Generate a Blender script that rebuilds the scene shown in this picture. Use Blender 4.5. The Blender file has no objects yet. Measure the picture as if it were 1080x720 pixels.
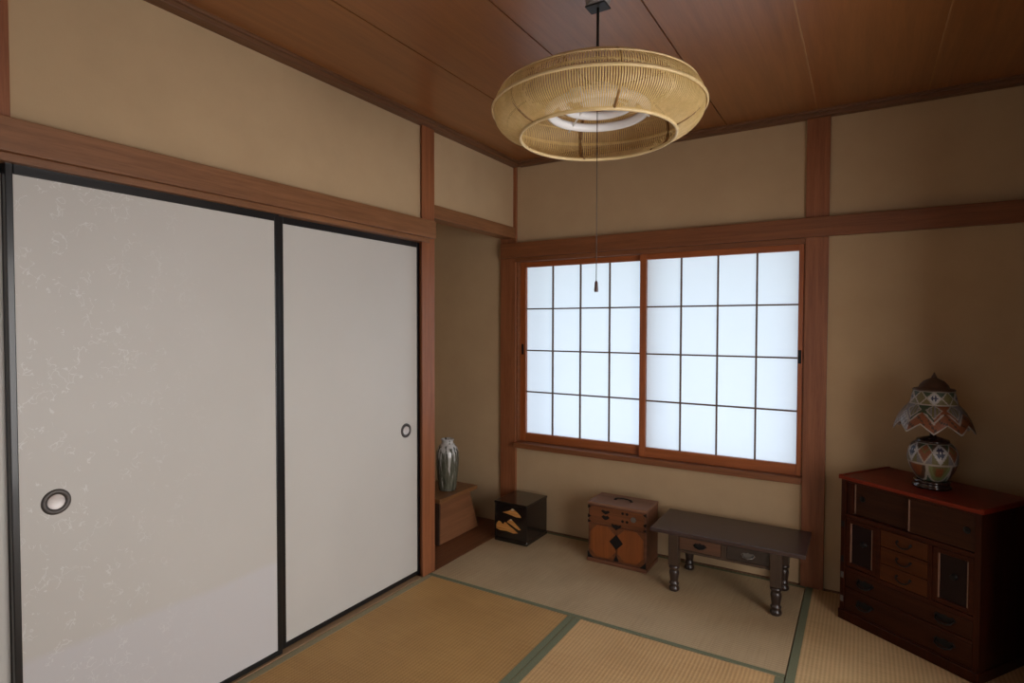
import bpy, bmesh, math, random
from mathutils import Vector, Matrix
random.seed(7)
S = bpy.context.scene
COL = S.collection
PI = math.pi

# ------------------------------------------------------------------ materials
def new_mat(name):
    m = bpy.data.materials.new(name); m.use_nodes = True
    nt = m.node_tree; b = nt.nodes['Principled BSDF']
    return m, nt, b

def setin(node, name, val):
    if name in node.inputs: node.inputs[name].default_value = val

def rgba(c): return (c[0], c[1], c[2], 1)

def ramp(nt, fac, stops):
    r = nt.nodes.new('ShaderNodeValToRGB')
    e = r.color_ramp.elements
    while len(e) < len(stops): e.new(0.5)
    for i, (p, c) in enumerate(stops): e[i].position = p; e[i].color = rgba(c)
    nt.links.new(fac, r.inputs[0]); return r.outputs[0]

def coords(nt, scale=(1, 1, 1), loc=(0, 0, 0), src='Object'):
    t = nt.nodes.new('ShaderNodeTexCoord'); mp = nt.nodes.new('ShaderNodeMapping')
    mp.inputs['Scale'].default_value = scale; mp.inputs['Location'].default_value = loc
    nt.links.new(t.outputs[src], mp.inputs[0]); return mp.outputs[0]

def noise(nt, vec, scale=5, detail=5, rough=.6, dist=0):
    n = nt.nodes.new('ShaderNodeTexNoise')
    n.inputs['Scale'].default_value = scale; n.inputs['Detail'].default_value = detail
    n.inputs['Roughness'].default_value = rough; n.inputs['Distortion'].default_value = dist
    nt.links.new(vec, n.inputs['Vector']); return n.outputs['Fac']

def bump(nt, b, h, strength=.3, dist=.002):
    n = nt.nodes.new('ShaderNodeBump'); n.inputs['Strength'].default_value = strength
    n.inputs['Distance'].default_value = dist
    nt.links.new(h, n.inputs['Height']); nt.links.new(n.outputs[0], b.inputs['Normal'])

def math_n(nt, op, a, b=None, c=None):
    n = nt.nodes.new('ShaderNodeMath'); n.operation = op
    for i, v in enumerate((a, b, c)):
        if v is None: continue
        if hasattr(v, 'is_linked') or hasattr(v, 'links'): nt.links.new(v, n.inputs[i])
        else: n.inputs[i].default_value = v
    return n.outputs[0]

def mixc(nt, fac, a, b):
    n = nt.nodes.new('ShaderNodeMix'); n.data_type = 'RGBA'
    if hasattr(fac, 'links'): nt.links.new(fac, n.inputs[0])
    else: n.inputs[0].default_value = fac
    for v, i in ((a, 6), (b, 7)):
        if hasattr(v, 'links'): nt.links.new(v, n.inputs[i])
        else: n.inputs[i].default_value = rgba(v)
    return n.outputs[2]

def wood(name, dark, light, axis='X', rough=.45, grain=1.0, coat=0, bmp=.15, spec=.5):
    m, nt, b = new_mat(name)
    sc = {'X': (1.2, 26, 26), 'Y': (26, 1.2, 26), 'Z': (26, 26, 1.2)}[axis]
    v = coords(nt, tuple(s * grain for s in sc))
    n1 = noise(nt, v, 1.6, 6, .62, .6)
    v2 = coords(nt, tuple(s * grain * 5 for s in sc))
    n2 = noise(nt, v2, 2.2, 3, .6)
    f = math_n(nt, 'ADD', math_n(nt, 'MULTIPLY', n1, .7), math_n(nt, 'MULTIPLY', n2, .3))
    c = ramp(nt, f, [(.34, dark), (.64, light)])
    nt.links.new(c, b.inputs['Base Color'])
    b.inputs['Roughness'].default_value = rough
    setin(b, 'Specular IOR Level', spec); setin(b, 'Coat Weight', coat); setin(b, 'Coat Roughness', .15)
    bump(nt, b, f, bmp, .001)
    return m

def plain(name, col, rough=.5, metal=0, spec=.5, var=.12, sc=30, coat=0):
    m, nt, b = new_mat(name)
    n = noise(nt, coords(nt), sc, 4)
    lo = tuple(x * (1 - var) for x in col); hi = tuple(min(1, x * (1 + var)) for x in col)
    nt.links.new(ramp(nt, n, [(.3, lo), (.7, hi)]), b.inputs['Base Color'])
    b.inputs['Roughness'].default_value = rough; b.inputs['Metallic'].default_value = metal
    setin(b, 'Specular IOR Level', spec); setin(b, 'Coat Weight', coat); setin(b, 'Coat Roughness', .1)
    return m

def plaster():
    m, nt, b = new_mat('juraku_plaster')
    v = coords(nt)
    n = noise(nt, v, 3, 6, .65); g = noise(nt, v, 260, 3, .7)
    nt.links.new(ramp(nt, n, [(.3, (.46, .325, .19)), (.7, (.51, .365, .215))]), b.inputs['Base Color'])
    b.inputs['Roughness'].default_value = .95; setin(b, 'Specular IOR Level', .15)
    bump(nt, b, g, .25, .0015)
    return m

def tatami(name, along, c_lo, c_hi):
    """rush matting: rows run along the length, rushes lie across"""
    m, nt, b = new_mat(name)
    t = nt.nodes.new('ShaderNodeTexCoord'); sp = nt.nodes.new('ShaderNodeSeparateXYZ')
    nt.links.new(t.outputs['Object'], sp.inputs[0])
    across = sp.outputs['Y' if along == 'X' else 'X']; length = sp.outputs['X' if along == 'X' else 'Y']
    rows = math_n(nt, 'SINE', math_n(nt, 'MULTIPLY', across, 2 * PI / .0155))
    knots = math_n(nt, 'SINE', math_n(nt, 'MULTIPLY', length, 2 * PI / .012))
    rush_sc = (320, 4, 1) if along == 'X' else (4, 320, 1)
    rush = noise(nt, coords(nt, rush_sc), 1, 3, .6)
    cloud = noise(nt, coords(nt), 3.2, 5, .6)
    f = math_n(nt, 'ADD', math_n(nt, 'MULTIPLY', rush, .55), math_n(nt, 'MULTIPLY', cloud, .55))
    f = math_n(nt, 'ADD', f, math_n(nt, 'MULTIPLY', rows, .115))
    f = math_n(nt, 'ADD', f, math_n(nt, 'MULTIPLY', math_n(nt, 'MULTIPLY', knots, rows), .07))
    nt.links.new(ramp(nt, f, [(.36, c_lo), (.74, c_hi)]), b.inputs['Base Color'])
    b.inputs['Roughness'].default_value = .6; setin(b, 'Specular IOR Level', .3)
    h = math_n(nt, 'ADD', math_n(nt, 'MULTIPLY', rows, .5), math_n(nt, 'MULTIPLY', rush, .5))
    bump(nt, b, h, .35, .0012)
    return m

def fusuma_paper(name, low_band):
    m, nt, b = new_mat(name)
    v = coords(nt)
    base = noise(nt, v, 1.5, 4, .6)
    col = ramp(nt, base, [(.3, (.545, .525, .49)), (.7, (.58, .56, .525))])
    if low_band:
        t = nt.nodes.new('ShaderNodeTexCoord'); sp = nt.nodes.new('ShaderNodeSeparateXYZ')
        nt.links.new(t.outputs['Object'], sp.inputs[0])
        wob = noise(nt, coords(nt, (1, 1, 0)), 3.5, 2, .5)
        edge = math_n(nt, 'ADD', .385, math_n(nt, 'MULTIPLY', wob, .03))
        d = math_n(nt, 'SUBTRACT', edge, sp.outputs['Z'])
        fac = math_n(nt, 'MULTIPLY', d, 40.0)
        fn = fac.node; fn.use_clamp = True
        col = mixc(nt, fac, col, (.585, .573, .578))
        # long silky fibres laid into the paper, thinning out to the right
        w = nt.nodes.new('ShaderNodeTexVoronoi'); w.feature = 'DISTANCE_TO_EDGE'
        w.inputs['Scale'].default_value = 30
        dn = nt.nodes.new('ShaderNodeTexNoise'); dn.inputs['Scale'].default_value = 22
        nt.links.new(v, dn.inputs['Vector'])
        add = nt.nodes.new('ShaderNodeVectorMath'); add.operation = 'MULTIPLY_ADD'
        nt.links.new(dn.outputs['Color'], add.inputs[0]); add.inputs[1].default_value = (.09, .09, .09)
        nt.links.new(v, add.inputs[2]); nt.links.new(add.outputs[0], w.inputs['Vector'])
        line = math_n(nt, 'LESS_THAN', w.outputs['Distance'], .03)
        pat = math_n(nt, 'GREATER_THAN', noise(nt, coords(nt, loc=(3, 1, 2)), 19, 3, .6), .555)
        side = math_n(nt, 'MULTIPLY_ADD', sp.outputs['Y'], -2.2, -4.55); side.node.use_clamp = True
        fib = math_n(nt, 'MULTIPLY', math_n(nt, 'MULTIPLY', line, pat), side)
        col = mixc(nt, math_n(nt, 'MULTIPLY', fib, .55), col, (.74, .745, .73))
    nt.links.new(col, b.inputs['Base Color'])
    b.inputs['Roughness'].default_value = .42; setin(b, 'Specular IOR Level', .35)
    return m

def shoji_paper():
    m, nt, b = new_mat('shoji_paper')
    out = nt.nodes['Material Output']
    nt.nodes.remove(b)
    tr = nt.nodes.new('ShaderNodeBsdfTranslucent'); tr.inputs[0].default_value = (.80, .84, .88, 1)
    df = nt.nodes.new('ShaderNodeBsdfDiffuse'); df.inputs[0].default_value = (.75, .76, .76, 1)
    mx = nt.nodes.new('ShaderNodeMixShader'); mx.inputs[0].default_value = .3
    nt.links.new(tr.outputs[0], mx.inputs[1]); nt.links.new(df.outputs[0], mx.inputs[2])
    em = nt.nodes.new('ShaderNodeEmission'); em.inputs[0].default_value = (.84, .92, 1.0, 1); em.inputs[1].default_value = WIN_EMIT
    ad = nt.nodes.new('ShaderNodeAddShader')
    nt.links.new(mx.outputs[0], ad.inputs[0]); nt.links.new(em.outputs[0], ad.inputs[1])
    nt.links.new(ad.outputs[0], out.inputs[0])
    return m

def glow(name, col, strength):
    m, nt, b = new_mat(name)
    b.inputs['Base Color'].default_value = rgba((.8, .8, .8))
    setin(b, 'Emission Color', rgba(col)); setin(b, 'Emission Strength', strength)
    return m

WIN_EMIT = .14
VERANDA_FILL = 6.1
DOOR_FILL = 1.0
SKY = 2.1

MT = {}
MT['plaster'] = plaster()
MT['beam_x'] = wood('cedar_beam_x', (.155, .050, .016), (.25, .088, .030), 'X', .5)
MT['beam_y'] = wood('cedar_beam_y', (.155, .060, .021), (.27, .118, .048), 'Y', .45)
MT['post'] = wood('cedar_post', (.19, .060, .022), (.32, .115, .046), 'Z', .45)
MT['moulding_x'] = wood('moulding_x', (.11, .048, .02), (.18, .08, .036), 'X', .5)
MT['moulding_y'] = wood('moulding_y', (.11, .048, .02), (.18, .08, .036), 'Y', .5)
MT['ceiling'] = wood('ceiling_board', (.20, .072, .018), (.30, .112, .030), 'Y', .32, grain=.8, bmp=.04, spec=.9)
MT['dark_boards'] = wood('dark_boards', (.045, .02, .009), (.08, .036, .016), 'Z', .6)  # for walls out of view, kept dark to cut bounced light
MT['seam_glint'] = wood('painted_seam_glint', (.30, .15, .06), (.42, .24, .11), 'Y', .4)
MT['sash_x'] = wood('sash_wood_x', (.24, .062, .014), (.38, .105, .027), 'X', .4)
MT['sash_z'] = wood('sash_wood_z', (.24, .062, .014), (.38, .105, .027), 'Z', .4)
MT['muntin'] = plain('dark_muntin', (.13, .075, .05), .6)
MT['black'] = plain('black_lacquer_frame', (.008, .008, .009), .32, coat=.2)
MT['fusuma_a'] = fusuma_paper('fusuma_paper_fibre', True)
MT['fusuma_b'] = fusuma_paper('fusuma_paper_plain', False)
MT['pull_ring'] = plain('dark_bronze', (.085, .075, .07), .45, .4)
MT['pull_cup'] = plain('pull_cup_silver', (.62, .58, .56), .4, .2)
MT['tat_a'] = tatami('tatami_window', 'X', (.38, .275, .155), (.54, .405, .24))  # tones differ per mat to paint the rush sheen into the colour
MT['tat_b'] = tatami('tatami_right', 'Y', (.47, .315, .15), (.66, .46, .24))
MT['tat_c'] = tatami('tatami_left', 'Y', (.36, .195, .066), (.52, .31, .112))
MT['tat_d'] = tatami('tatami_middle', 'Y', (.47, .285, .12), (.65, .42, .195))
MT['heri'] = plain('green_cloth_border', (.165, .18, .112), .85, spec=.2, sc=200)
MT['heri_faded'] = plain('faded_cloth_border', (.29, .25, .15), .85, spec=.2, sc=200)
MT['straw'] = plain('straw', (.36, .27, .14), .9)
MT['floor_x'] = wood('alcove_board', (.12, .04, .015), (.21, .078, .03), 'Y', .3)
MT['sill'] = wood('track_wood', (.22, .13, .065), (.34, .21, .11), 'Y', .5)
MT['bamboo'] = wood('bamboo_splint', (.56, .38, .14), (.74, .54, .24), 'Z', .45, bmp=.02)
MT['bamboo_hoop'] = wood('bamboo_hoop', (.60, .44, .20), (.76, .58, .31), 'X', .4, bmp=.02)
MT['bamboo_dark'] = wood('bamboo_brace', (.16, .075, .02), (.26, .13, .04), 'Z', .5, bmp=.02)
MT['white_enamel'] = plain('white_enamel', (.72, .71, .69), .35, var=.03)
MT['tube_glass'] = plain('frosted_tube', (.86, .86, .87), .25, var=.02)
MT['cord'] = plain('black_cord', (.012, .011, .010), .5)
MT['grey_plastic'] = plain('grey_plastic', (.2, .19, .18), .5)
MT['string'] = plain('brown_string', (.06, .045, .035), .8)
MT['knob_brown'] = plain('brown_knob', (.07, .03, .022), .4)
MT['lacquer'] = plain('black_lacquer', (.010, .007, .006), .22, coat=.5, var=.2)
MT['lacquer_edge'] = plain('worn_lacquer_edge', (.035, .016, .012), .3, coat=.3)
MT['gold'] = wood('gold_relief', (.36, .13, .025), (.68, .33, .09), 'X', .42, grain=2)
MT['gold_pale'] = plain('pale_gold', (.62, .48, .32), .45)
MT['kus_body'] = wood('medicine_chest_wood', (.095, .034, .016), (.17, .066, .032), 'X', .45)
MT['kus_top'] = wood('medicine_chest_top', (.15, .066, .034), (.235, .11, .06), 'X', .55)
MT['kus_panel'] = wood('amber_panel', (.155, .042, .009), (.25, .072, .016), 'Z', .38)
MT['kus_drawer'] = wood('amber_drawer', (.09, .026, .008), (.165, .052, .015), 'X', .4)
MT['iron'] = plain('black_iron', (.007, .006, .006), .5, 0, .25)
MT['desk_top'] = wood('desk_top_dark', (.03, .018, .018), (.062, .036, .034), 'X', .27, spec=.55)
MT['desk_leg'] = wood('desk_leg_dark', (.02, .012, .010), (.042, .025, .019), 'Z', .3, coat=.2)
MT['desk_block'] = wood('desk_block', (.028, .016, .010), (.055, .031, .019), 'Z', .42)
MT['desk_drawer'] = wood('desk_drawer_brown', (.038, .019, .012), (.115, .05, .027), 'X', .4, grain=1.6)
MT['desk_drawer_dark'] = wood('desk_drawer_dark', (.017, .012, .010), (.034, .023, .018), 'X', .4)
MT['pewter'] = plain('old_pewter', (.18, .17, .16), .4, .7)
MT['chest_body'] = wood('chest_lacquered_wood', (.018, .0045, .002), (.042, .010, .004), 'Z', .3, spec=.12)
MT['chest_rail'] = wood('chest_rail', (.024, .0055, .0025), (.048, .012, .005), 'X', .3, spec=.12)
MT['chest_top'] = wood('chest_red_top', (.105, .011, .004), (.20, .024, .008), 'X', .34, spec=.15)
MT['chest_slide'] = wood('chest_sliding_panel', (.022, .007, .0035), (.044, .015, .006), 'X', .42, spec=.12)
MT['chest_drawer'] = wood('chest_small_drawer', (.045, .012, .0035), (.08, .024, .007), 'X', .36, spec=.12)
MT['chest_long'] = wood('chest_long_drawer', (.022, .006, .003), (.045, .0125, .005), 'X', .34, spec=.12)
MT['chest_panel'] = plain('chest_door_panel', (.012, .005, .0045), .45, spec=.15)
MT['chest_edge_glint'] = plain('painted_edge_glint', (.20, .11, .075), .3)  # pale colour paints the window light caught on the panel edges
MT['alc_front'] = wood('alcove_stand_front', (.15, .056, .022), (.26, .11, .047), 'Y', .5, grain=.6)
MT['alc_top'] = wood('alcove_stand_top', (.145, .058, .019), (.24, .105, .038), 'Y', .4)
MT['alc_dark'] = wood('alcove_stand_side', (.035, .017, .010), (.06, .03, .017), 'Z', .5)
MT['mos_rust'] = plain('tile_rust', (0.162, 0.051, 0.018), .4, sc=400, var=.35)
MT['mos_white'] = plain('tile_white', (0.312, 0.3, 0.294), .4, sc=400)
MT['mos_line'] = plain('tile_grout_white', (0.275, 0.242, 0.209), .5)
MT['mos_olive'] = plain('tile_olive', (0.11, 0.09075, 0.03025), .4, sc=400, var=.3)
MT['mos_green'] = plain('tile_green', (0.021, 0.039, 0.018), .4, sc=400, var=.3)
MT['mos_navy'] = plain('tile_navy', (.012, .014, .045), .4)
MT['mos_grey'] = plain('tile_grey', (0.132, 0.12, 0.126), .4, sc=400, var=.3)
MT['mos_brown'] = plain('tile_brown', (0.051, 0.0252, 0.0144), .4, sc=400, var=.3)
MT['mos_lime'] = plain('tile_lime', (0.132, 0.15, 0.06), .4, sc=400, var=.3)
MT['dark_wood'] = plain('dark_turned_wood', (.022, .010, .007), .22, coat=.3)
MT['alu'] = plain('aluminium', (.30, .31, .32), .4, .5)
MT['outside'] = plain('outside_render', (.34, .40, .22), .9)

def vase_mat():
    m, nt, b = new_mat('dripped_glaze')
    t = nt.nodes.new('ShaderNodeTexCoord'); sp = nt.nodes.new('ShaderNodeSeparateXYZ')
    nt.links.new(t.outputs['Object'], sp.inputs[0])
    drip = noise(nt, coords(nt, (62, 62, 2.6)), 1, 4, .6)
    f = math_n(nt, 'MULTIPLY_ADD', sp.outputs['Z'], 2.6, math_n(nt, 'MULTIPLY', drip, 1.7))
    c = ramp(nt, f, [(.0, (.50, .47, .40)), (.80, (.045, .05, .03)), (1.0, (.11, .115, .075))])
    # white glaze running down from the shoulder in tongues, a few reaching the foot
    g = math_n(nt, 'MULTIPLY_ADD', sp.outputs['Z'], 3.4, math_n(nt, 'MULTIPLY', drip, 4.2))
    g2 = math_n(nt, 'SUBTRACT', g, 2.72)
    k = math_n(nt, 'MULTIPLY', g2, 3.0); k.node.use_clamp = True
    c1 = ramp(nt, drip, [(.35, (.04, .041, .028)), (.62, (.17, .165, .12))])
    col = mixc(nt, k, c1, (.52, .50, .475))
    nt.links.new(col, b.inputs['Base Color'])
    b.inputs['Roughness'].default_value = .16; setin(b, 'Coat Weight', .4)
    return m
MT['vase'] = vase_mat()

# ------------------------------------------------------------------ mesh helpers
class MB:
    def __init__(s): s.v = []; s.f = []; s.fm = []; s.sm = []
    def add(s, vs, fs, mi=0, smooth=False, mis=None):
        o = len(s.v); s.v += [tuple(p) for p in vs]
        for i, f in enumerate(fs):
            s.f.append([o + k for k in f]); s.fm.append(mis[i] if mis else mi); s.sm.append(smooth)
        return s
    def box(s, x0, x1, y0, y1, z0, z1, mi=0):
        v = [(x0,y0,z0),(x1,y0,z0),(x1,y1,z0),(x0,y1,z0),(x0,y0,z1),(x1,y0,z1),(x1,y1,z1),(x0,y1,z1)]
        return s.add(v, [(3,2,1,0),(4,5,6,7),(0,1,5,4),(1,2,6,5),(2,3,7,6),(3,0,4,7)], mi)
    def lathe(s, prof, n=32, c=(0,0,0), mi=0, smooth=True, cap=True):
        v = []; f = []; m = len(prof)
        for r, z in prof:
            for i in range(n):
                a = 2*PI*i/n; v.append((c[0]+r*math.cos(a), c[1]+r*math.sin(a), c[2]+z))
        for j in range(m-1):
            for i in range(n):
                k = (i+1) % n; f.append((j*n+i, j*n+k, (j+1)*n+k, (j+1)*n+i))
        s.add(v, f, mi, smooth)
        if cap:
            o = len(s.v) - len(v)
            s.f.append([o+i for i in reversed(range(n))]); s.fm.append(mi); s.sm.append(False)
            s.f.append([o+(m-1)*n+i for i in range(n)]); s.fm.append(mi); s.sm.append(False)
        return s
    def tube(s, pts, r, n=8, mi=0, closed=False, rx=None):
        """sweep a round (or flat, if rx given) section along points"""
        P = [Vector(p) for p in pts]; m = len(P); v = []; f = []
        up = Vector((0, 0, 1))
        for i, p in enumerate(P):
            if closed: t = P[(i+1) % m] - P[i-1]
            else: t = P[min(i+1, m-1)] - P[max(i-1, 0)]
            t.normalize()
            a = t.cross(up)
            if a.length < 1e-4: a = t.cross(Vector((1, 0, 0)))
            a.normalize(); b = a.cross(t)
            for k in range(n):
                w = 2*PI*(k+.5)/n
                v.append(p + a*(math.cos(w)*(rx or r)) + b*(math.sin(w)*r))
        L = m if closed else m-1
        for i in range(L):
            for k in range(n):
                j = (i+1) % m; q = (k+1) % n
                f.append((i*n+k, i*n+q, j*n+q, j*n+k))
        s.add(v, f, mi, True)
        if not closed:
            o = len(s.v) - len(v)
            s.f.append([o+k for k in reversed(range(n))]); s.fm.append(mi); s.sm.append(False)
            s.f.append([o+(m-1)*n+k for k in range(n)]); s.fm.append(mi); s.sm.append(False)
        return s
    def prism(s, poly, axis, a, b, mi=0):
        """extrude a 2-D polygon along axis from a to b"""
        def P(u, w, t): return {'X': (t, u, w), 'Y': (u, t, w), 'Z': (u, w, t)}[axis]
        n = len(poly)
        v = [P(u, w, a) for u, w in poly] + [P(u, w, b) for u, w in poly]
        f = [tuple(range(n)), tuple(range(2*n-1, n-1, -1))] + [(i, n+i, n+(i+1) % n, (i+1) % n) for i in range(n)]
        return s.add(v, f, mi)
    def build(s, name, mats, parent=None, bevel=0, seg=2, loc=None):
        me = bpy.data.meshes.new(name); me.from_pydata(s.v, [], s.f)
        if not isinstance(mats, (list, tuple)): mats = [mats]
        for m in mats: me.materials.append(MT[m] if isinstance(m, str) else m)
        for p, mi, sm in zip(me.polygons, s.fm, s.sm): p.material_index = mi; p.use_smooth = sm
        bm = bmesh.new(); bm.from_mesh(me)
        bmesh.ops.recalc_face_normals(bm, faces=bm.faces); bm.to_mesh(me); bm.free()
        o = bpy.data.objects.new(name, me); COL.objects.link(o)
        if parent: o.parent = parent
        if loc: o.location = loc
        if bevel:
            md = o.modifiers.new('bevel', 'BEVEL'); md.width = bevel; md.segments = seg
            md.limit_method = 'ANGLE'; md.angle_limit = math.radians(40)
        return o

def tag(o, label=None, cat=None, group=None, kind=None):
    if label: o['label'] = label
    if cat: o['category'] = cat
    if group: o['group'] = group
    if kind: o['kind'] = kind
    return o
def empty(name, loc=(0,0,0), rz=0):
    o = bpy.data.objects.new(name, None); COL.objects.link(o)
    o.empty_display_size = .1; o.location = loc; o.rotation_euler = (0, 0, rz); return o
def thing(name, label, cat, loc=(0,0,0), rz=0, group=None):
    return tag(empty(name, loc, rz), label, cat, group)
def struct(name, mb, mats, label, cat, bevel=0):
    return tag(mb.build(name, mats, None, bevel), label, cat, None, 'structure')

RW = 2.64      # right wall
YB = -3.56     # wall behind the camera
CZ = 2.43      # ceiling

# ------------------------------------------------------------------ room shell
b = MB().box(-.9, RW+.12, YB-.1, .14, -.12, -.05)
b.box(0.0, 1.755, YB, -2.685, -.05, 0); b.box(1.755, RW, YB, -1.765, -.05, 0)
b.box(-.9, -.1, YB, -.96, -.05, 0)
struct('floor', b, 'straw', 'straw-coloured floor base under the tatami mats', 'floor')

b = MB()
for x0, x1 in ((-.9, .02), (.02, .465), (.465, .913), (.913, 1.347), (1.347, 1.78), (1.78, 2.232), (2.232, RW+.1)):
    g = .0028
    b.box(x0+g, x1-g, YB, .12, CZ, CZ+.02, 0)
for x in (1.78, 2.232): b.box(x-.0026, x+.0026, YB, .12, CZ-.0008, CZ+.019, 1)      # pale strips paint a glint of light into two seams
b.box(-.9, RW+.1, YB, .12, CZ+.0205, CZ+.04)
struct('ceiling', b, ['ceiling', 'seam_glint'], 'brown wooden board ceiling with thin seams', 'ceiling')

b = MB()
W0, W1, WZ0, WZ1 = -.004, 1.736, .545, 1.80
b.box(-.9, W0, .02, .12, -.08, CZ); b.box(W0, W1, .02, .12, -.08, WZ0); b.box(W0, W1, .02, .12, WZ1, CZ); b.box(W1, RW+.1, .02, .12, -.08, CZ)
struct('wall_back', b, 'plaster', 'beige plaster wall around the shoji window', 'wall')
b = MB()
b.box(-.10, -.02, YB, -.90, 1.83, CZ)               # small wall above the sliding doors
b.box(-.10, -.02, -.90, .02, 1.955, CZ)             # small wall above the alcove
b.box(-.90, -.80, YB, .02, -.08, CZ)                   # back of the alcove and cupboard
b.box(-.80, -.09, -.95, -.915, 0, CZ)             # partition
b.box(-.80, -.10, -.915, .02, 2.38, 2.41)           # alcove soffit
struct('wall_left', b, 'plaster', 'beige plaster wall above the white sliding doors and alcove', 'wall')
b = MB()
V0, V1, VZ0, VZ1 = -2.78, -1.05, -.03, 1.78  # opening put in to let the invented veranda's light through
b.box(RW, RW+.1, YB-.1, V0, 0, CZ); b.box(RW, RW+.1, V1, .12, 0, CZ)
b.box(RW, RW+.1, V0, V1, VZ1, CZ)
struct('wall_right', b, 'dark_boards', 'dark wooden boarding on the right side', 'wall')
b = MB().box(-.9, .90, YB-.1, YB, 0, CZ).box(2.00, RW, YB-.1, YB, 0, CZ).box(.90, 2.00, YB-.1, YB, 1.85, CZ)
struct('wall_front', b, 'dark_boards', 'dark wooden boarding opposite the shoji window', 'wall')

# posts, beams, mouldings
k = 0
def trim(mb, mat, label, bevel=.0025):
    global k; k += 1
    return struct('trim_%d' % k, mb, mat, label, 'trim', bevel)
trim(MB().prism([(-.11, -.950), (-.05, -.928), (-.036, -.936), (0, -.957), (0, -.853), (-.11, -.853)], 'Z', 0, 2.41), 'post', 'reddish wooden post between sliding doors and alcove')
trim(MB().box(-.12, 0, 0, .10, 0, 2.41), 'post', 'brown wooden corner post left of the shoji window')
trim(MB().box(1.732, 1.838, 0, .10, 0, 2.41), 'post', 'brown wooden post right of the shoji window')
trim(MB().box(-.11, 0, -2.79, -2.672, 1.905, 2.41), 'post', 'short wooden post above the sliding doors at far left')
trim(MB().box(-.01, .03, YB, -.877, 1.813, 1.905), 'beam_y', 'long wooden rail above the white sliding doors')
trim(MB().box(-.10, .012, YB, -.905, 1.790, 1.813), 'beam_y', 'grooved wooden lintel directly over the sliding doors')
trim(MB().box(-.09, -.002, -.853, -.002, 1.93, 2.003), 'beam_y', 'wooden lintel over the alcove opening')
trim(MB().box(-.104, RW, -.03, -.0005, 1.800, 1.898), 'beam_x', 'long wooden rail running above the shoji window')
trim(MB().box(-.02, .03, YB, .0, 2.40, CZ+.015).box(-.02, .042, YB, 0, 2.418, CZ+.015), 'moulding_y', 'dark ceiling moulding along the left wall')
trim(MB().box(.03, RW, -.03, .02, 2.40, CZ+.015).box(.042, RW, -.042, .02, 2.418, CZ+.015), 'moulding_x', 'dark ceiling moulding along the window wall')
trim(MB().box(RW-.03, RW, YB, -.042, 2.40, CZ+.015), 'moulding_y', 'dark ceiling moulding along the right wall')
trim(MB().box(-.105, -.004, YB, -.957, -.05, .004), 'sill', 'wooden floor track under the white sliding doors')
trim(MB().box(-.10, -.001, -.852, .0, -.05, .001), 'floor_x', 'reddish wooden threshold board of the alcove')
trim(MB().box(-.80, -.101, -.914, .02, -.05, -.002), 'floor_x', 'dark brown wooden floor of the alcove')
b = MB().box(0.001, 1.731, .0005, .02, -.05, .003).box(1.839, RW, .0005, .02, -.05, .003)
tag(b.build('baseboard_back', 'moulding_x'), 'thin wooden strip along the foot of the window wall', 'baseboard', None, 'structure')

# ------------------------------------------------------------------ sliding doors
def fusuma(name, label, xf, y0, y1, paper, pull=None, stl=.02, str_=.02):
    r = tag(empty(name, (0, 0, 0)), label, 'sliding door', None, 'structure')
    z0, z1 = .006, 1.792; t = .02
    MB().box(xf-t, xf-.003, y0+stl*.5, y1-str_*.5, z0+.01, z1-.01).build('paper_panel', paper, r)
    f = MB()
    f.box(xf-t-.001, xf, y0, y0+stl, z0, z1); f.box(xf-t-.001, xf, y1-str_, y1, z0, z1)
    f.box(xf-t-.001, xf-.0005, y0+stl, y1-str_, z0, z0+.022); f.box(xf-t-.001, xf-.0005, y0+stl, y1-str_, z1-.03, z1)
    tag(f.build('lacquer_frame', 'black', r, .0025), 'black lacquered frame')
    if pull:
        y, z = pull
        ring = MB().lathe([(.022, .0), (.024, .004), (.030, .006), (.036, .0045), (.0375, 0)], 40, cap=False).build('door_pull', 'pull_ring', r)
        ring.rotation_euler = (0, PI/2, 0); ring.location = (xf-.003, y, z)
        tag(ring, 'round dark bronze finger pull')
        cup = MB().lathe([(.0005, .0006), (.018, .0008), (.0218, .0024)], 40, cap=False).build('pull_cup', 'pull_cup', ring)
        tag(cup, 'pale round cup inside the pull')
    return r
fusuma('door_1', 'white sliding door in the middle with long silky fibres and a large round pull', -.012, -2.684, -1.818, 'fusuma_a', (-2.580, .829), .018, .022)
fusuma('door_2', 'plain white sliding door nearest the alcove with a small round pull at its right', -.036, -1.818, -.936, 'fusuma_b', (-1.043, .800), .036, .020)
fusuma('door_3', 'narrow sliver of white sliding door at the left picture edge', -.036, -3.54, -2.667, 'fusuma_b', None, .018, .018)

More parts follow.
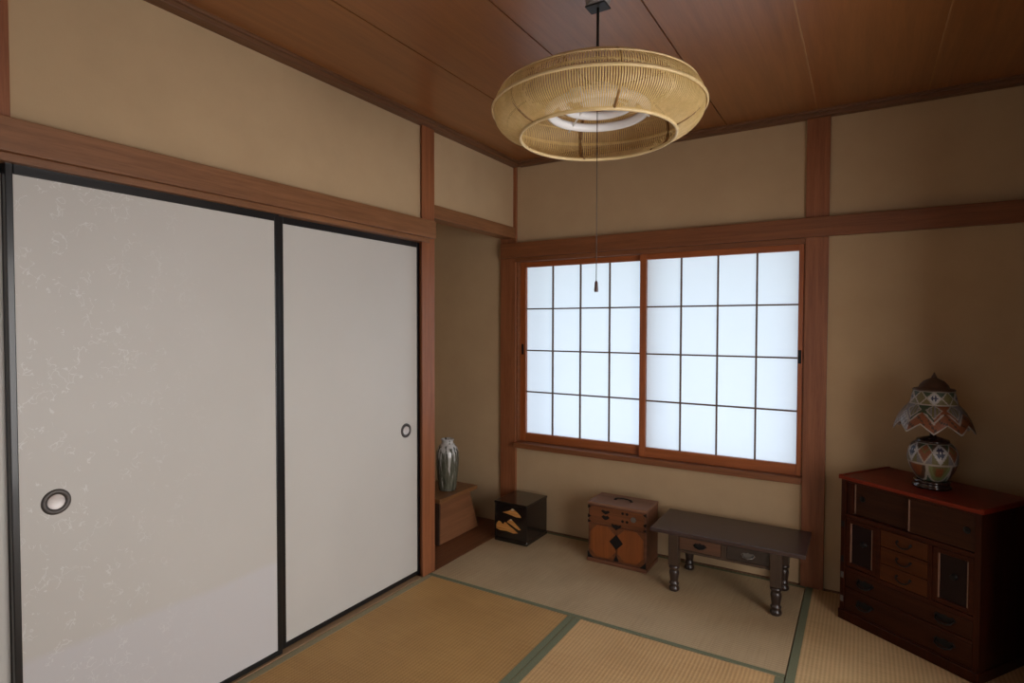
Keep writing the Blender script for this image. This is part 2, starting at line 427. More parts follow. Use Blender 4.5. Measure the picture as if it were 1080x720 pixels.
# ------------------------------------------------------------------ shoji window
win = tag(empty('window_1', (0, 0, 0)), 'shoji window with two paper sashes in reddish wooden frames', 'window', None, 'structure')
fr = MB()
fr.box(0, 1.732, -.010, .10, 1.773, 1.7995)                  # head
fr.box(0, .012, .012, .10, .57, 1.773); fr.box(1.726, 1.732, .012, .10, .57, 1.773)
fr.build('window_frame', 'beam_x', win, .002)
MB().box(0.0005, 1.7315, -.032, .10, .534, .568).build('window_sill', 'beam_x', win, .003)
def sash(label, x0, x1, yf, px0, px1, pull_x):
    s = empty('sash'); s.parent = win; tag(s, label)
    d = .03; z0, z1 = .569, 1.774; pz0, pz1 = .626, 1.740
    MB().box(x0, px0, yf, yf+d, z0, z1).build('stile', 'sash_z', s, .002)
    MB().box(px1, x1, yf, yf+d, z0, z1).build('stile', 'sash_z', s, .002)
    MB().box(px0, px1, yf+.002, yf+d, z0, pz0).build('bottom_rail', 'sash_x', s, .002)
    MB().box(px0, px1, yf+.002, yf+d, pz1, z1).build('top_rail', 'sash_x', s, .002)
    g = MB(); w = .0042
    for i in (1, 2, 3):
        x = px0 + (px1-px0)*i/4; g.box(x-w, x+w, yf+.010, yf+.022, pz0-.002, pz1+.002)
        z = pz0 + (pz1-pz0)*i/4; g.box(px0-.002, px1+.002, yf+.008, yf+.020, z-w, z+w)
    tag(g.build('lattice', 'muntin', s), 'thin dark lattice bars')
    tag(MB().box(px0-.004, px1+.004, yf+.0225, yf+.0240, pz0-.004, pz1+.004).build('paper', SHOJI, s), 'glowing white translucent paper')
    tag(MB().box(pull_x-.008, pull_x+.008, yf-.0015, yf+.004, 1.155, 1.225).build('finger_pull', 'iron', s, .001), 'small dark finger pull')
SHOJI = shoji_paper()
sash('left sash, sliding behind the other', .006, .893, .046, .052, .843, .029)
sash('right sash, sliding in front of the other', .855, 1.726, .012, .893, 1.703, 1.713)
# what stands outside: aluminium window bars, a downpipe and eaves that shade the paper softly
b = MB()
for x0, x1 in ((-.03, .015), (.905, .945), (1.70, 1.76)): b.box(x0, x1, .095, .125, .5, 1.83)
b.box(-.03, 1.76, .095, .125, .50, .545); b.box(-.03, 1.76, .095, .125, 1.80, 1.85)
tag(b.build('window_2', 'alu'), 'aluminium outer window frame behind the shoji paper', 'window', None, 'structure')
b = MB().tube([(.125, .17, -.1), (.125, .17, 2.4)], .022, 14)
trim(b, 'alu', 'grey downpipe outside behind the shoji', 0)
trim(MB().box(-1, 2.9, .13, .80, 1.98, 2.06), 'outside', 'eaves outside above the shoji window', 0)

# invented veranda beyond the right wall; its glowing paper doors are added fill light
VX = RW + .85
b = MB().box(RW+.1, VX+.1, -3.7, -.7, -.12, -.03)
tag(b.build('floor_added_veranda', 'floor_x'), 'boarded floor of the invented, unseen veranda', 'floor', None, 'structure')
b = MB().box(RW+.1, VX+.1, -3.7, -.7, 2.1, 2.15)
tag(b.build('ceiling_added_veranda', 'ceiling'), 'boarded ceiling of the invented, unseen veranda', 'ceiling', None, 'structure')
b = MB().box(RW+.1, VX+.1, -3.76, -3.7, -.1, 2.15).box(RW+.1, VX+.1, -.7, -.64, -.1, 2.15)
tag(b.build('wall_added_veranda', 'dark_boards'), 'boarded end walls of the invented, unseen veranda', 'wall', None, 'structure')
w2 = tag(empty('window_added_fill', (0, 0, 0)), 'added row of glowing shoji doors on the invented veranda, lighting the room', 'window', None, 'structure')
f = MB(); pp = MB()
for q in range(3):
    y0 = -3.6+.93*q; y1 = y0+.93
    f.box(VX, VX+.04, y0, y0+.035, -.03, 2.1).box(VX, VX+.04, y1-.035, y1, -.03, 2.1)
    f.box(VX, VX+.04, y0+.035, y1-.035, -.03, .12).box(VX, VX+.04, y0+.035, y1-.035, 2.04, 2.1)
    for i in (1, 2, 3): y = y0+.93*i/4; f.box(VX+.01, VX+.02, y-.003, y+.003, .12, 2.04)
    for i in range(1, 6): z = .12+1.92*i/6; f.box(VX+.01, VX+.019, y0+.035, y1-.035, z-.003, z+.003)
    pp.box(VX+.022, VX+.025, y0+.03, y1-.03, .115, 2.045)
f.build('window_frame', 'sash_z', w2)
pp.build('paper', glow('veranda_fill_glow', (1.0, .985, .97), VERANDA_FILL), w2)

# invented shoji door behind the viewer, its glow added to light the room
w4 = tag(empty('door_added_fill', (0, 0, 0)), 'invented glowing shoji door behind the viewer, added to light the room', 'sliding door', None, 'structure')
f = MB()
f.box(.90, .94, YB-.06, YB, 0, 1.85).box(1.96, 2.00, YB-.06, YB, 0, 1.85).box(.94, 1.96, YB-.06, YB, 0, .35).box(.94, 1.96, YB-.06, YB, 1.80, 1.85)
for i in (1, 2, 3): f.box(.94+1.02*i/4-.003, .94+1.02*i/4+.003, YB-.03, YB-.02, .35, 1.80)
for i in (1, 2, 3, 4): f.box(.94, 1.96, YB-.031, YB-.02, .35+1.45*i/5-.003, .35+1.45*i/5+.003)
f.build('door_frame', 'sash_z', w4)
MB().box(.93, 1.97, YB-.036, YB-.033, .34, 1.81).build('paper', glow('door_fill_glow', (1.0, .985, .97), DOOR_FILL), w4)

# ------------------------------------------------------------------ tatami
def mat(label, x0, x1, y0, y1, along, m, bw=.031, faded=0):
    t = thing('tatami_mat', label, 'tatami mat', ((x0+x1)/2, (y0+y1)/2, -.05), 0, 'tatami mats')
    hx, hy = (x1-x0)/2 - .001, (y1-y0)/2 - .001
    MB().box(-hx, hx, -hy, hy, 0, .05).build('woven_surface', m, t, .002)
    for sg in (-1, 1):
        e = MB()
        if along == 'X':
            a, c = sorted((sg*hy, sg*(hy-bw))); e.box(-hx, hx, a, c, .0495, .0512)
        else:
            a, c = sorted((sg*hx, sg*(hx-bw))); e.box(a, c, -hy, hy, .0495, .0512)
        tag(e.build('cloth_border', 'heri_faded' if faded == sg else 'heri', t), 'faded olive cloth border' if faded == sg else 'dark green cloth border')
mat('greyish tatami mat under the window, with the low desk standing on it', 0, 1.757, -.912, 0, 'X', 'tat_a', .023)
mat('tatami mat at the right, carrying the dark chest', 1.760, RW, -1.762, 0, 'Y', 'tat_b')
mat('golden brown tatami mat running along the white sliding doors', 0, .872, -2.682, -.915, 'Y', 'tat_c', .031, -1)
mat('tatami mat in the bottom middle, right of the golden brown one', .873, 1.757, -2.682, -.915, 'Y', 'tat_d')

# ------------------------------------------------------------------ pendant lamp
LX, LY = 1.249, -1.565
lamp = thing('pendant_lamp', 'round woven bamboo pendant lamp hanging from the ceiling', 'lamp', (LX, LY, 0))
MB().lathe([(.040, CZ-.001), (.040, CZ-.040), (.036, CZ-.056)], 28).build('ceiling_rosette', 'grey_plastic', lamp, .003)
tag(MB().box(-.034, .034, -.026, .026, CZ-.062, CZ-.057).build('rosette_clip', 'cord', lamp, .001), 'black clip under the rosette')
MB().tube([(0, 0, CZ-.06), (0, 0, 2.12)], .0045, 10).build('cord', 'cord', lamp)
ZE, RE, ZL, RL, ZU = 2.040, .333, 1.957, .248, 2.123
def prof(t):      # t in -1..1, from the lower ring over the rim to the upper ring
    return RL + (RE-RL)*(1-abs(t)**2.8), ZE + (ZU-ZE)*t
sp = MB(); N = 280
for i in range(N):
    a = 2*PI*i/N; ca, sa = math.cos(a), math.sin(a)
    w = .0020; th = .0007; v = []; f = []
    M_ = 17
    for j in range(M_):
        t = -1 + 2*j/(M_-1); r, z = prof(t)
        for (dr, dt) in ((-th, -w), (th, -w), (th, w), (-th, w)):
            v.append((ca*(r+dr) - sa*dt, sa*(r+dr) + ca*dt, z))
    for j in range(M_-1):
        for q in range(4):
            f.append((j*4+q, j*4+(q+1) % 4, (j+1)*4+(q+1) % 4, (j+1)*4+q))
    sp.add(v, f, 0, False)
shade = sp.build('lamp_shade', 'bamboo', lamp); tag(shade, 'fine upright bamboo splints bent into a flattened drum')
def hoop(r, z, th, tw, name='hoop', m='bamboo_hoop', par=shade):
    return MB().tube([(r*math.cos(2*PI*i/96), r*math.sin(2*PI*i/96), z) for i in range(96)], th, 8, closed=True, rx=tw).build(name, m, par)
hoop(RE+.006, ZE, .0055, .004); hoop(RL+.001, ZL, .006, .005); hoop(RL, ZU, .006, .005)
hoop(prof(.6)[0]+.003, prof(.6)[1], .0024, .002); hoop(RL-.012, ZU-.02, .004, .004)
for i in range(6):
    a = 2*PI*i/6 + math.radians(-56)
    pts = []
    for j in range(13):
        t = -1+2*j/12; r, z = prof(t); pts.append((math.cos(a)*(r-.004), math.sin(a)*(r-.004), z))
    tag(MB().tube(pts, .0045, 6).build('brace', 'bamboo_dark', shade), 'dark bamboo brace')
# fitting inside
fx = MB().lathe([(.03, 2.125), (.05, 2.115), (.055, 2.07), (.05, 2.06)], 28).build('fitting', 'white_enamel', lamp)
for a in (0, PI/2, PI, 3*PI/2):
    tag(MB().tube([(.05*math.cos(a), .05*math.sin(a), 2.108), (.245*math.cos(a), .245*math.sin(a), 2.116)], .003, 6).build('spoke', 'bamboo_dark', fx), 'thin brown support spoke')
for a in (.5, .5+2*PI/3, .5+4*PI/3):
    MB().tube([(.04*math.cos(a), .04*math.sin(a), 2.085), (.10*math.cos(a), .10*math.sin(a), 2.06), (.168*math.cos(a), .168*math.sin(a), 2.022)], .003, 6).build('tube_holder', 'white_enamel', fx)
for r, z in ((.155, 2.040), (.112, 2.066)):
    tag(MB().tube([(r*math.cos(2*PI*i/72), r*math.sin(2*PI*i/72), z) for i in range(72)], .0145, 14, closed=True).build('ring_tube', 'tube_glass', lamp), 'white ring fluorescent tube')
MB().box(-.02, .02, -.172, -.138, 2.023, 2.057).build('tube_socket', 'white_enamel', lamp, .004)
pc = MB().tube([(0, 0, 2.06), (0, 0, 1.490)], .0014, 6).build('pull_cord', 'string', lamp)
tag(MB().lathe([(.0025, 1.494), (.005, 1.488), (.0066, 1.464), (.0058, 1.458)], 14).build('pull_knob', 'knob_brown', pc), 'small brown knob at the cord end')

# ------------------------------------------------------------------ alcove furniture
st = thing('alcove_stand', 'low wooden stand with sloping right side, standing in the alcove under the vase', 'stand', (-.34, -.36, -.002))
ox, oy = .34, .36
def P2(pts): return [(y+oy, z+.002) for y, z in pts]
b = MB().prism(P2([(-.565, 0), (-.135, 0), (-.24, .262), (-.558, .262)]), 'X', -.48+ox, -.205+ox)
b.build('body', 'alc_dark', st, .002)
tag(MB().prism(P2([(-.556, .004), (-.152, .004), (-.248, .258), (-.551, .258)]), 'X', -.205+ox, -.200+ox).build('front_panel', 'alc_front', st), 'plain reddish brown front board')
MB().box(-.49+ox, -.188+ox, -.575+oy, -.172+oy, .264, .290).build('top_board', 'alc_top', st, .004)

bx = thing('wooden_box', 'tall dark wooden box mostly hidden by the red post, left of the vase', 'box', (-.36, -.71, -.002))
MB().box(-.13, .125, -.138, .118, 0, .60).build('body', 'alc_dark', bx, .003)
tag(MB().box(-.14, .135, -.140, .125, .601, .615).build('lid', 'alc_top', bx, .003), 'lighter brown lid')

vs = thing('vase', 'tall glazed vase with white drips over dark green, on the alcove stand', 'vase', (-.292, -.365, .288))
pr = [(.052, 0), (.057, .004), (.060, .03), (.066, .09), (.0725, .16), (.0745, .205), (.072, .245), (.063, .275), (.047, .295), (.039, .303), (.037, .312), (.041, .323), (.0435, .330),
      (.040, .3305), (.034, .315), (.033, .30), (.05, .27), (.05, .2)]
MB().lathe(pr, 48).build('vessel', 'vase', vs)

# ------------------------------------------------------------------ lacquer box with gold mountains
lb = thing('lacquer_box', 'black lacquer box with golden mountains on its front, in the corner', 'box', (.147, -.168, .0012))
w, d = .119, .133
b = MB().box(-w, w, -d, d, 0, .028)
b.build('plinth', 'lacquer', lb, .008, 3)
b = MB()
b.box(-w+.004, -w+.016, -d+.003, d-.003, .028, .236); b.box(w-.016, w-.004, -d+.003, d-.003, .028, .236)
b.box(-w+.016, w-.016, d-.015, d-.003, .028, .236); b.box(-w+.016, w-.016, -d+.02, d-.015, .028, .04)
b.box(-w+.004, -w+.016, -d, -d+.003, .028, .236); b.box(w-.030, w-.004, -d-.001, -d+.003, .028, .236)
b.build('body', ['lacquer'], lb, .002)
MB().box(-w, w, -d-.003, d, .2365, .252).build('lid', 'lacquer', lb, .005, 3)
fp = MB().box(-w+.016, w-.030, -d+.003, -d+.012, .029, .236).build('front_panel', 'lacquer', lb)
hills = [([(.031,.081),(.049,.114),(.060,.127),(.075,.124),(.091,.110),(.105,.126),(.119,.121),(.14,.107),(.167,.094),(.200,.073),(.168,.066),(.119,.073),(.07,.070)], 'gold'),
 ([(.120,.130),(.145,.150),(.165,.142),(.190,.122),(.222,.098),(.208,.093),(.181,.103),(.150,.118)], 'gold'),
 ([(.090,.186),(.13,.199),(.16,.216),(.185,.207),(.215,.186),(.222,.172),(.188,.170),(.147,.178)], 'gold'),
 ([(.148,.208),(.160,.2195),(.176,.2135),(.163,.206)], 'gold_pale'),
 ([(.140,.146),(.150,.152),(.160,.146),(.150,.142)], 'gold_pale')]
for i, (h, m) in enumerate(hills):
    q = MB().prism([(x-.147, z) for x, z in h], 'Y', -d+(.0005 if m == 'gold' else -.0002), -d+.0032).build('gold_mountain', m, fp, .0006, 1)
    tag(q, 'golden mountain relief' if m == 'gold' else 'pale snowy mountain tip')

# ------------------------------------------------------------------ medicine chest with a handle
kc = thing('medicine_chest', 'square reddish wooden medicine chest with black iron fittings, left of the desk', 'chest', (.832, -.178, .0012))
kw, kd, kh = .172, .100, .345
MB().box(-kw-.004, kw+.004, -kd-.010, kd, 0, .022).build('plinth', 'kus_body', kc, .003)
b = MB().box(-kw, kw, -kd, kd, .022, kh-.016)
b.build('body', 'kus_body', kc, .003)
MB().box(-kw-.002, kw+.002, -kd-.008, kd, kh-.0155, kh).build('top_board', 'kus_top', kc, .004)
hd = MB().tube([(-.050, .0, kh+.002), (-.048, 0, kh+.006), (-.03, 0, kh+.010), (0, 0, kh+.0125), (.03, 0, kh+.010), (.048, 0, kh+.006), (.050, 0, kh+.002)], .0042, 8).build('carrying_handle', 'iron', kc)
for x in (-.048, .048):
    MB().lathe([(.010, kh), (.008, kh+.003)], 16, (x, 0, 0)).build('handle_plate', 'iron', hd)
yf = -kd-.001
dr = MB().box(-kw+.010, kw-.010, yf-.005, yf+.004, .226, .322).build('drawer', 'kus_drawer', kc, .002)
def plate(poly, par, name='iron_fitting', t=.0025, y=None, m='iron'):
    y0 = yf-.0048 if y is None else y
    return MB().prism(poly, 'Y', y0-t, y0).build(name, m, par, .0006, 1)
def circ(cx, cz, r, n=16): return [(cx+r*math.cos(2*PI*i/n), cz+r*math.sin(2*PI*i/n)) for i in range(n)]
# trefoil drawer pull: upper plate, lower drop
plate([(-.092,.300),(-.082,.308),(-.065,.303),(-.048,.308),(-.038,.300),(-.052,.290),(-.065,.284),(-.078,.290)], dr, 'drawer_pull')
plate([(-.090,.268),(-.078,.278),(-.065,.274),(-.052,.278),(-.040,.268),(-.055,.256),(-.065,.252),(-.075,.256)], dr, 'drawer_pull')
for x, z in ((.036, .306), (.062, .306), (.036, .262), (.062, .262)): plate(circ(x, z, .0075), dr, 'stud')
plate(circ(.098, .281, .0155, 24), dr, 'lock_plate', m='pewter')
def door(x0, x1, label):
    z0, z1 = .030, .222
    D = MB().box(x0, x1, yf-.004, yf+.004, z0, z1).build('door', 'kus_drawer', kc, .002); tag(D, label)
    c = .040; q = .006
    a, bb, u, v = x0+q, x1-q, z0+q, z1-q
    tag(MB().prism([(a+c,u),(bb-c,u),(bb,u+c),(bb,v-c),(bb-c,v),(a+c,v),(a,v-c),(a,u+c)], 'Y', yf-.007, yf-.003).build('panel', 'kus_panel', D, .001), 'amber octagonal panel')
    return D
dl = door(-kw+.010, -.0015, 'left door'); dright = door(.0015, kw-.010, 'right door')
YF = yf-.0068
plate([(-.040,.137),(0,.182),(.040,.137),(0,.096)], dright, 'diamond_lock_plate', .003, YF)
plate([(-.030,.240),(-.012,.234),(0,.238),(.012,.234),(.030,.240),(.024,.222),(.008,.214),(0,.205),(-.008,.214),(-.024,.222)], dr, 'butterfly_fitting', .0025, YF+.0005)
plate([(-.014,.030),(.014,.030),(.010,.046),(.004,.054),(0,.064),(-.004,.054),(-.010,.046)], dright, 'iron_fitting', .003, YF+.0015)
kb = kc
for sx in (-1, 1):
    e = kw-.0005
    for z0, z1 in ((.305, .327), (.250, .272), (.222, .240)):
        plate([(sx*e, z0), (sx*(e-.020), (z0+z1)/2), (sx*e, z1)], kb, 'corner_iron', .003, yf-.005)
    plate([(sx*e, .024), (sx*(e-.034), .024), (sx*(e-.018), .040), (sx*e, .062)], kb, 'corner_iron', .003, YF)

# ------------------------------------------------------------------ low writing desk
dk = thing('low_desk', 'low dark wooden desk with two drawers and turned legs, under the window', 'desk', (1.43, -.245, .0012))
DX, DZ = 1.43, .310
MB().box(1.068-DX, 1.787-DX, -.178, .182, .290, DZ).build('top_board', 'desk_top', dk, .003)
lx0, lx1, ly0, ly1 = 1.188-DX, 1.664-DX, -.152, .150
legp = [(.0165, 0), (.0195, .004), (.0210, .013), (.0185, .022), (.0150, .029), (.0190, .036), (.0190, .041), (.0150, .047), (.0158, .058), (.0180, .078), (.0195, .092), (.0180, .104), (.0150, .112), (.0212, .119), (.0212, .126), (.0170, .134)]
legp = [(r*1.28, z) for r, z in legp]
for lx in (lx0, lx1):
    for ly in (ly0, ly1):
        L = MB().lathe(legp, 24, (lx, ly, 0)).build('leg', 'desk_leg', dk)
        tag(MB().box(lx-.025, lx+.025, ly-.023, ly+.023, .134, .290).build('leg_block', 'desk_block', L, .002), 'square block at the leg top')
b = MB()
b.box(lx0+.025, lx1-.025, ly1-.012, ly1+.012, .215, .290)
for lx in (lx0, lx1): b.box(lx-.012, lx+.012, ly0+.023, ly1-.023, .215, .290)
b.box(lx0+.025, lx1-.025, ly0-.008, ly0+.012, .205, .218); b.box(lx0+.025, lx1-.025, ly0-.008, ly0+.012, .282, .290)
b.box(-.012, .012, ly0-.010, ly0+.012, .218, .282)
b.build('apron', 'desk_block', dk, .002)
def desk_drawer(x0, x1, m, lab, pm):
    d_ = MB().box(x0, x1, ly0-.006, ly0+.15, .2185, .2815).build('drawer', m, dk, .002); tag(d_, lab)
    cx = (x0+x1)/2
    MB().prism([(cx-.034,.252),(cx-.022,.264),(cx-.008,.262),(cx,.267),(cx+.008,.262),(cx+.022,.264),(cx+.034,.252),(cx+.020,.240),(cx,.237),(cx-.020,.240)], 'Y', ly0-.0085, ly0-.006).build('pull_plate', 'iron' if pm == 'iron' else 'pewter', d_)
    MB().tube([(cx-.024,ly0-.009,.256),(cx-.022,ly0-.017,.247),(cx,ly0-.021,.241),(cx+.022,ly0-.017,.247),(cx+.024,ly0-.009,.256)], .0035, 8).build('drawer_pull', pm, d_)
desk_drawer(lx0+.026, -.013, 'desk_drawer', 'reddish mottled left drawer', 'iron')
desk_drawer(.013, lx1-.026, 'desk_drawer_dark', 'blackish right drawer', 'pewter')

# ------------------------------------------------------------------ chest of drawers (turned into the corner)
CH = thing('drawer_chest', 'dark red-brown chest of drawers with red top in the right corner', 'chest of drawers', (1.918, -.270, .0012), math.radians(-34))
CW, CD, CT = .560, .340, .6665
c = MB()
c.box(0, .022, 0, CD, .045, CT-.018); c.box(CW-.022, CW, 0, CD, .045, CT-.018)       # sides
c.box(.022, CW-.022, CD-.012, CD, .045, CT-.018)                                     # back
c.box(.022, CW-.022, .02, CD-.012, .045, .055)
c.build('carcass', 'chest_body', CH, .002)
r = MB()
for z0, z1 in ((.636, .6475), (.472, .492), (.232, .250), (.143, .155), (.045, .050)): r.box(.022, CW-.022, .002, .030, z0, z1)
for x0, x1 in ((.166, .181), (.375, .390)): r.box(x0, x1, .002, .030, .250, .472)
r.box(.022, CW-.022, .06, .068, .05, .64)
r.build('front_rails', 'chest_rail', CH, .0015)
MB().box(-.004, CW+.004, -.006, CD, 0, .045).build('plinth', 'chest_body', CH, .004)
t = MB().box(-.006, CW+.010, -.012, CD+.004, CT-.018, CT-.002)
t.box(-.006, .008, -.012, CD+.004, CT-.002, CT+.002); t.box(CW-.004, CW+.010, -.012, CD+.004, CT-.002, CT+.002)
t.build('top_board', 'chest_top', CH, .005, 3)
# sliding panels
def slide(x0, x1, y, px, lab):
    s = MB().box(x0, x1, y, y+.012, .4935, .6345).build('sliding_panel', 'chest_slide', CH, .0015); tag(s, lab)
    MB().box(x0, x0+.006, y-.004, y-.0002, .497, .631).build('panel_edge_glint', 'chest_edge_glint', s, .0015)
    q = MB().lathe([(.006, 0), (.010, .002), (.012, .003), (.0135, .0)], 24, cap=True).build('finger_pull', 'iron', s)
    q.rotation_euler = (PI/2, 0, 0); q.location = (px, y-.0002, .570)
slide(.050, .306, .024, .085, 'left sliding panel'); slide(.294, .5375, .008, .507, 'right sliding panel')
MB().box(.023, .048, .010, .028, .493, .635).build('panel_post', 'chest_body', CH, .002)
# cupboard doors
def cdoor(x0, x1, kx, lab):
    z0, z1 = .2515, .4705
    D = MB(); f = .020
    D.box(x0, x0+f, .004, .022, z0, z1); D.box(x1-f, x1, .004, .022, z0, z1)
    D.box(x0+f, x1-f, .004, .022, z0, z0+f); D.box(x0+f, x1-f, .004, .022, z1-f, z1)
    d_ = D.build('cupboard_door', 'chest_rail', CH, .003); tag(d_, lab)
    tag(MB().box(x0+f+.0005, x1-f-.0005, .012, .018, z0+f, z1-f).build('door_panel', 'chest_panel', d_), 'almost black inset panel')
    MB().box(x0+f, x0+f+.005, .0055, .0115, z0+f, z1-f).build('panel_edge_glint', 'chest_edge_glint', d_, .001)
    MB().box(x1-f-.004, x1-f, .0055, .0115, z0+f, z1-f).build('panel_edge_glint', 'chest_edge_glint', d_, .001)
    kn = MB().lathe([(.013, 0), (.013, .002), (.006, .003), (.006, .008), (.011, .012), (.009, .016)], 20).build('door_knob', 'iron', d_)
    kn.rotation_euler = (PI/2, 0, 0); kn.location = (kx, .0118, .372)
cdoor(.023, .165, .104, 'left cupboard door'); cdoor(.391, .537, .466, 'right cupboard door')
# three small drawers
for i in range(3):
    z1 = .470 - i*.0735; z0 = z1 - .0715
    d_ = MB().box(.182, .374, .002, .20, z0, z1).build('small_drawer', 'chest_drawer', CH, .003)
    cx, cz = .281, (z0+z1)/2+.006
    for sx in (-1, 1):
        q = MB().lathe([(.006, 0), (.005, .004)], 14).build('handle_rose', 'iron', d_)
        q.rotation_euler = (PI/2, 0, 0); q.location = (cx+sx*.027, .002, cz)
    MB().tube([(cx+.028*math.cos(a), -.005-.004*math.sin(-a), cz+.020*math.sin(a)) for a in [PI+PI*j/10 for j in range(11)]], .003, 8).build('ring_handle', 'iron', d_)
# long drawers
for z0, z1 in ((.1555, .2315), (.0505, .1425)):
    d_ = MB().box(.023, CW-.023, .004, .25, z0, z1).build('long_drawer', 'chest_long', CH, .003)
    cz = (z0+z1)/2+.004
    for cx in (.118, .441):
        pl = MB().prism([(cx-.042,cz+.004),(cx-.030,cz+.016),(cx-.014,cz+.012),(cx,cz+.018),(cx+.014,cz+.012),(cx+.030,cz+.016),(cx+.042,cz+.004),(cx+.026,cz-.010),(cx,cz-.014),(cx-.026,cz-.010)], 'Y', .001, .004).build('handle_plate', 'iron', d_, .0006, 1)
        MB().tube([(cx-.030,.001,cz+.004),(cx-.028,-.012,cz-.006),(cx-.012,-.016,cz-.014),(cx+.012,-.016,cz-.014),(cx+.028,-.012,cz-.006),(cx+.030,.001,cz+.004)], .004, 8).build('bail_handle', 'iron', pl)
# iron strap hinges at the outer edges
for z in (.44, .28, .205, .095):
    MB().box(.004, .018, -.002, .0005, z-.014, z+.014).build('edge_plate', 'pewter' if z < .22 else 'iron', CH, .001)

# ------------------------------------------------------------------ table lamp with mosaic shade
TL = thing('table_lamp', 'mosaic tiled table lamp with scalloped shade, standing on the chest', 'lamp', (2.252, -.310, .6667))
MB().lathe([(.064, 0), (.070, .004), (.070, .012), (.060, .018), (.064, .024), (.066, .030), (.058, .036)], 40).build('wooden_base', 'dark_wood', TL)
def tri(x): x = x % 1.0; return 1-abs(2*x-1)      # 0 at integers, 1 at halves
PAL = ['mos_rust','mos_white','mos_line','mos_olive','mos_green','mos_navy','mos_grey','mos_brown','mos_lime']
RU, WH, LI, OL, GR, NA, GY, BR, LM = range(9)
def lathe_tiles(prof_fn, n, m, col_fn, zoff=None, name='body', par=TL, thick=None):
    v = []; f = []; mi = []
    for j in range(m+1):
        t = j/m; r, z = prof_fn(t)
        for i in range(n):
            a = 2*PI*i/n; dz, dr_ = zoff(i/n, t) if zoff else (0, 0)
            v.append(((r+dr_)*math.cos(a), (r+dr_)*math.sin(a), z+dz))
    for j in range(m):
        for i in range(n):
            q = (i+1) % n
            f.append((j*n+i, j*n+q, (j+1)*n+q, (j+1)*n+i)); mi.append(col_fn((i+.5)/n, (j+.5)/m))
    b = MB(); b.add(v, f, 0, True, mi)
    o = b.build(name, PAL, par)
    if thick:
        md = o.modifiers.new('thick', 'SOLIDIFY'); md.thickness = thick; md.offset = -1
    return o
BP = [(.050, .036), (.062, .050), (.078, .080), (.088, .110), (.090, .135), (.087, .158), (.078, .178), (.066, .190), (.060, .196)]
def interp(P):
    def fn(t):
        x = t*(len(P)-1); i = min(int(x), len(P)-2); u = x-i
        p0, p1, p2, p3 = P[max(i-1, 0)], P[i], P[i+1], P[min(i+2, len(P)-1)]
        return tuple(.5*((2*p1[k]) + (-p0[k]+p2[k])*u + (2*p0[k]-5*p1[k]+4*p2[k]-p3[k])*u*u + (-p0[k]+3*p1[k]-3*p2[k]+p3[k])*u**3) for k in (0, 1))
    return fn
def body_col(u, t):
    n = 10; s = u*n + 1.635; cell = int(math.floor(s)) % n; x = (s % 1)*2-1
    if t > .93: return BR
    if t > .40:                                    # row of big diamonds
        y = ((t-.40)/.50)*2-1; e = abs(x)+abs(y)
        if y > .98: return LI
        if e > 1.12: return (OL if y < 0 else BR) if cell % 2 else (GY if y < 0 else GR)
        if e > .90: return WH if cell % 2 else LI
        if cell % 2:
            return NA if (abs(abs(x)-.22) < .13 or abs(abs(y)-.25) < .12) and e < .72 else WH
        return OL if abs(y - abs(x)*.9 + .1) < .12 else RU
    if t > .36: return LI
    y = (t/.36)                                    # petals below
    s2 = u*6 + .781; xx = (s2 % 1)*2-1; cell2 = int(math.floor(s2)) % 2; e = math.hypot(xx, (1-y)*1.05)
    if abs(e-1.0) < .10: return LI
    if e < 1.0: return RU if (abs(xx) < .3 and .5 < y < .9) else (OL if e < .6 else LM) if cell2 else (RU if e < .6 else BR)
    return GR
lathe_tiles(interp(BP), 192, 56, body_col, name='tiled_body')
MB().lathe([(.060, .196), (.060, .200), (.056, .206), (.030, .214), (.012, .219), (.012, .236), (.020, .240), (.012, .246), (.010, .285)], 32).build('neck_cap', 'dark_wood', TL)
SPF = interp([(.138, .262), (.126, .296), (.108, .330), (.086, .357)])
def skirt_off(u, t):
    z = (tri(u*9+.3445)-.5)*.040*(1-t)**1.5; return z, (tri(u*9+.3445+.5)-.5)*.012*(1-t)
def skirt_col(u, t):
    n = 9; s = u*n+.3445; g = tri(s); cell = int(math.floor(s)) % n; x = (s % 1)*2-1
    zz = t + 0.0
    if t < .07: return LI
    if t > .95: return LI
    band = t + .30*(1-g) - .02
    if t < .58 and abs(band-.62) < .045: return LI
    if band < .62 and t < .6:
        if cell in (4, 5): return GY if (int(s*14)+int(t*9)) % 2 else WH
        return RU if (int(s*12)+int(t*12)) % 5 else BR
    y = (t-.62)/.33; xs = ((s+.5) % 1)*2-1
    e = abs(xs)+abs(y*1.0-.35)
    if abs(e-.75) < .08: return LI
    if e < .75: return (GY if int(xs*6+9) % 2 else OL)
    return (GR if cell % 3 == 0 else RU if cell % 3 == 1 else GY)
sh = lathe_tiles(SPF, 192, 40, skirt_col, skirt_off, 'lamp_shade', TL, .004)
tag(sh, 'flared mosaic shade with zigzag lower edge')
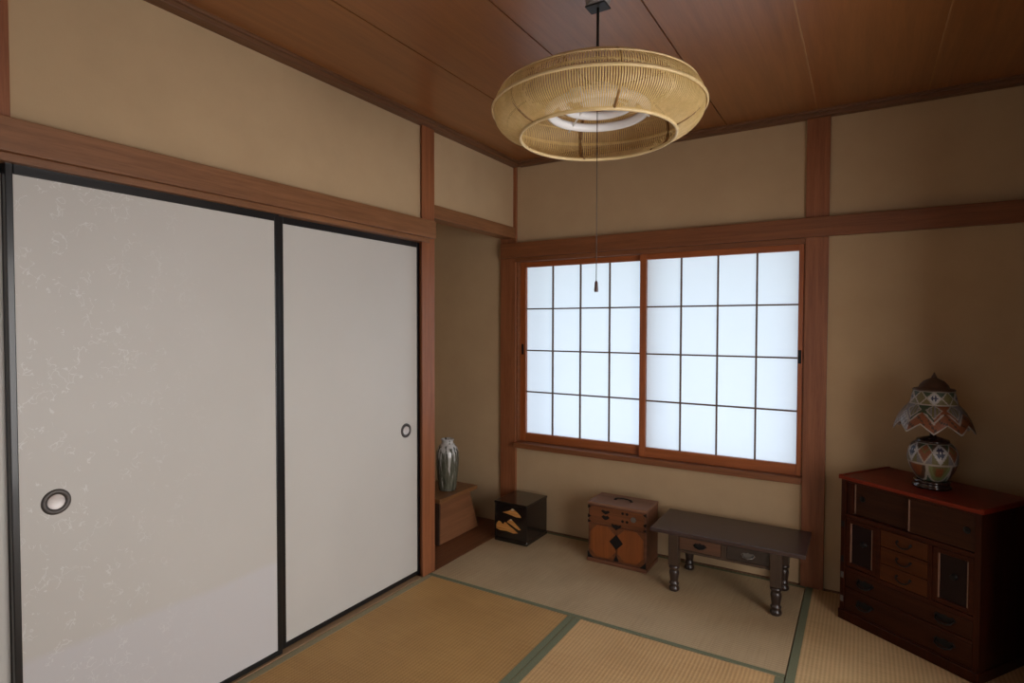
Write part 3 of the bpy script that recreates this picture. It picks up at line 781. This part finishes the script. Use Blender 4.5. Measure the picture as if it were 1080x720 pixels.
def band_col(u, t):
    n = 10; s = u*n+.1; x = (s % 1)*2-1; cell = int(math.floor(s)) % n; y = t*2-1; e = abs(x)+abs(y)
    if t < .07 or t > .92: return LI
    if abs(e-.95) < .12: return LI
    if e < .83:
        if cell % 2: return NA if (abs(abs(x)-.2) < .12 or abs(y) < .12) and e < .55 else WH
        return OL
    return GR if y > 0 else OL
lathe_tiles(interp([(.086, .357), (.081, .375), (.077, .395), (.072, .412)]), 180, 24, band_col, None, 'shade_band', sh, .004)
tag(MB().lathe([(.074, .412), (.076, .416), (.070, .421), (.055, .424), (.050, .436), (.036, .452), (.016, .462), (.010, .466), (.010, .470), (.005, .478), (.0015, .488)], 40).build('shade_crown', 'mos_brown', sh), 'brown domed crown with pointed finial')

# ------------------------------------------------------------------ sky, camera, colour
w = bpy.data.worlds.new('sky'); S.world = w; w.use_nodes = True
bg = w.node_tree.nodes['Background']; bg.inputs[0].default_value = (.82, .90, 1.0, 1); bg.inputs[1].default_value = SKY

cam = bpy.data.cameras.new('camera'); co = bpy.data.objects.new('camera', cam); COL.objects.link(co)
F, CXY = 608.307, (1.9965, -3.3153, 1.3459)
yaw, pit, rol = .5481, -.0266, .0022
cy, sy, cp, sp_ = math.cos(yaw), math.sin(yaw), math.cos(pit), math.sin(pit)
fw = Vector((-sy*cp, cy*cp, sp_)); rt = Vector((cy, sy, 0)); up = rt.cross(fw)
cr, sr = math.cos(rol), math.sin(rol)
r2 = rt*cr + up*sr; u2 = up*cr - rt*sr
mt = Matrix((r2, u2, -fw)).transposed().to_4x4(); mt.translation = CXY
co.matrix_world = mt
cam.sensor_width = 36; cam.lens = F*36/1080; cam.clip_start = .05
S.camera = co

vsx = S.view_settings
vsx.view_transform = 'Standard'; vsx.look = 'None'; vsx.gamma = 1; vsx.use_curve_mapping = False
vsx.exposure = 0
S.cycles.max_bounces = 10; S.cycles.diffuse_bounces = 6; S.cycles.transmission_bounces = 6
S.cycles.use_denoising = True
S.cycles.sample_clamp_indirect = 6
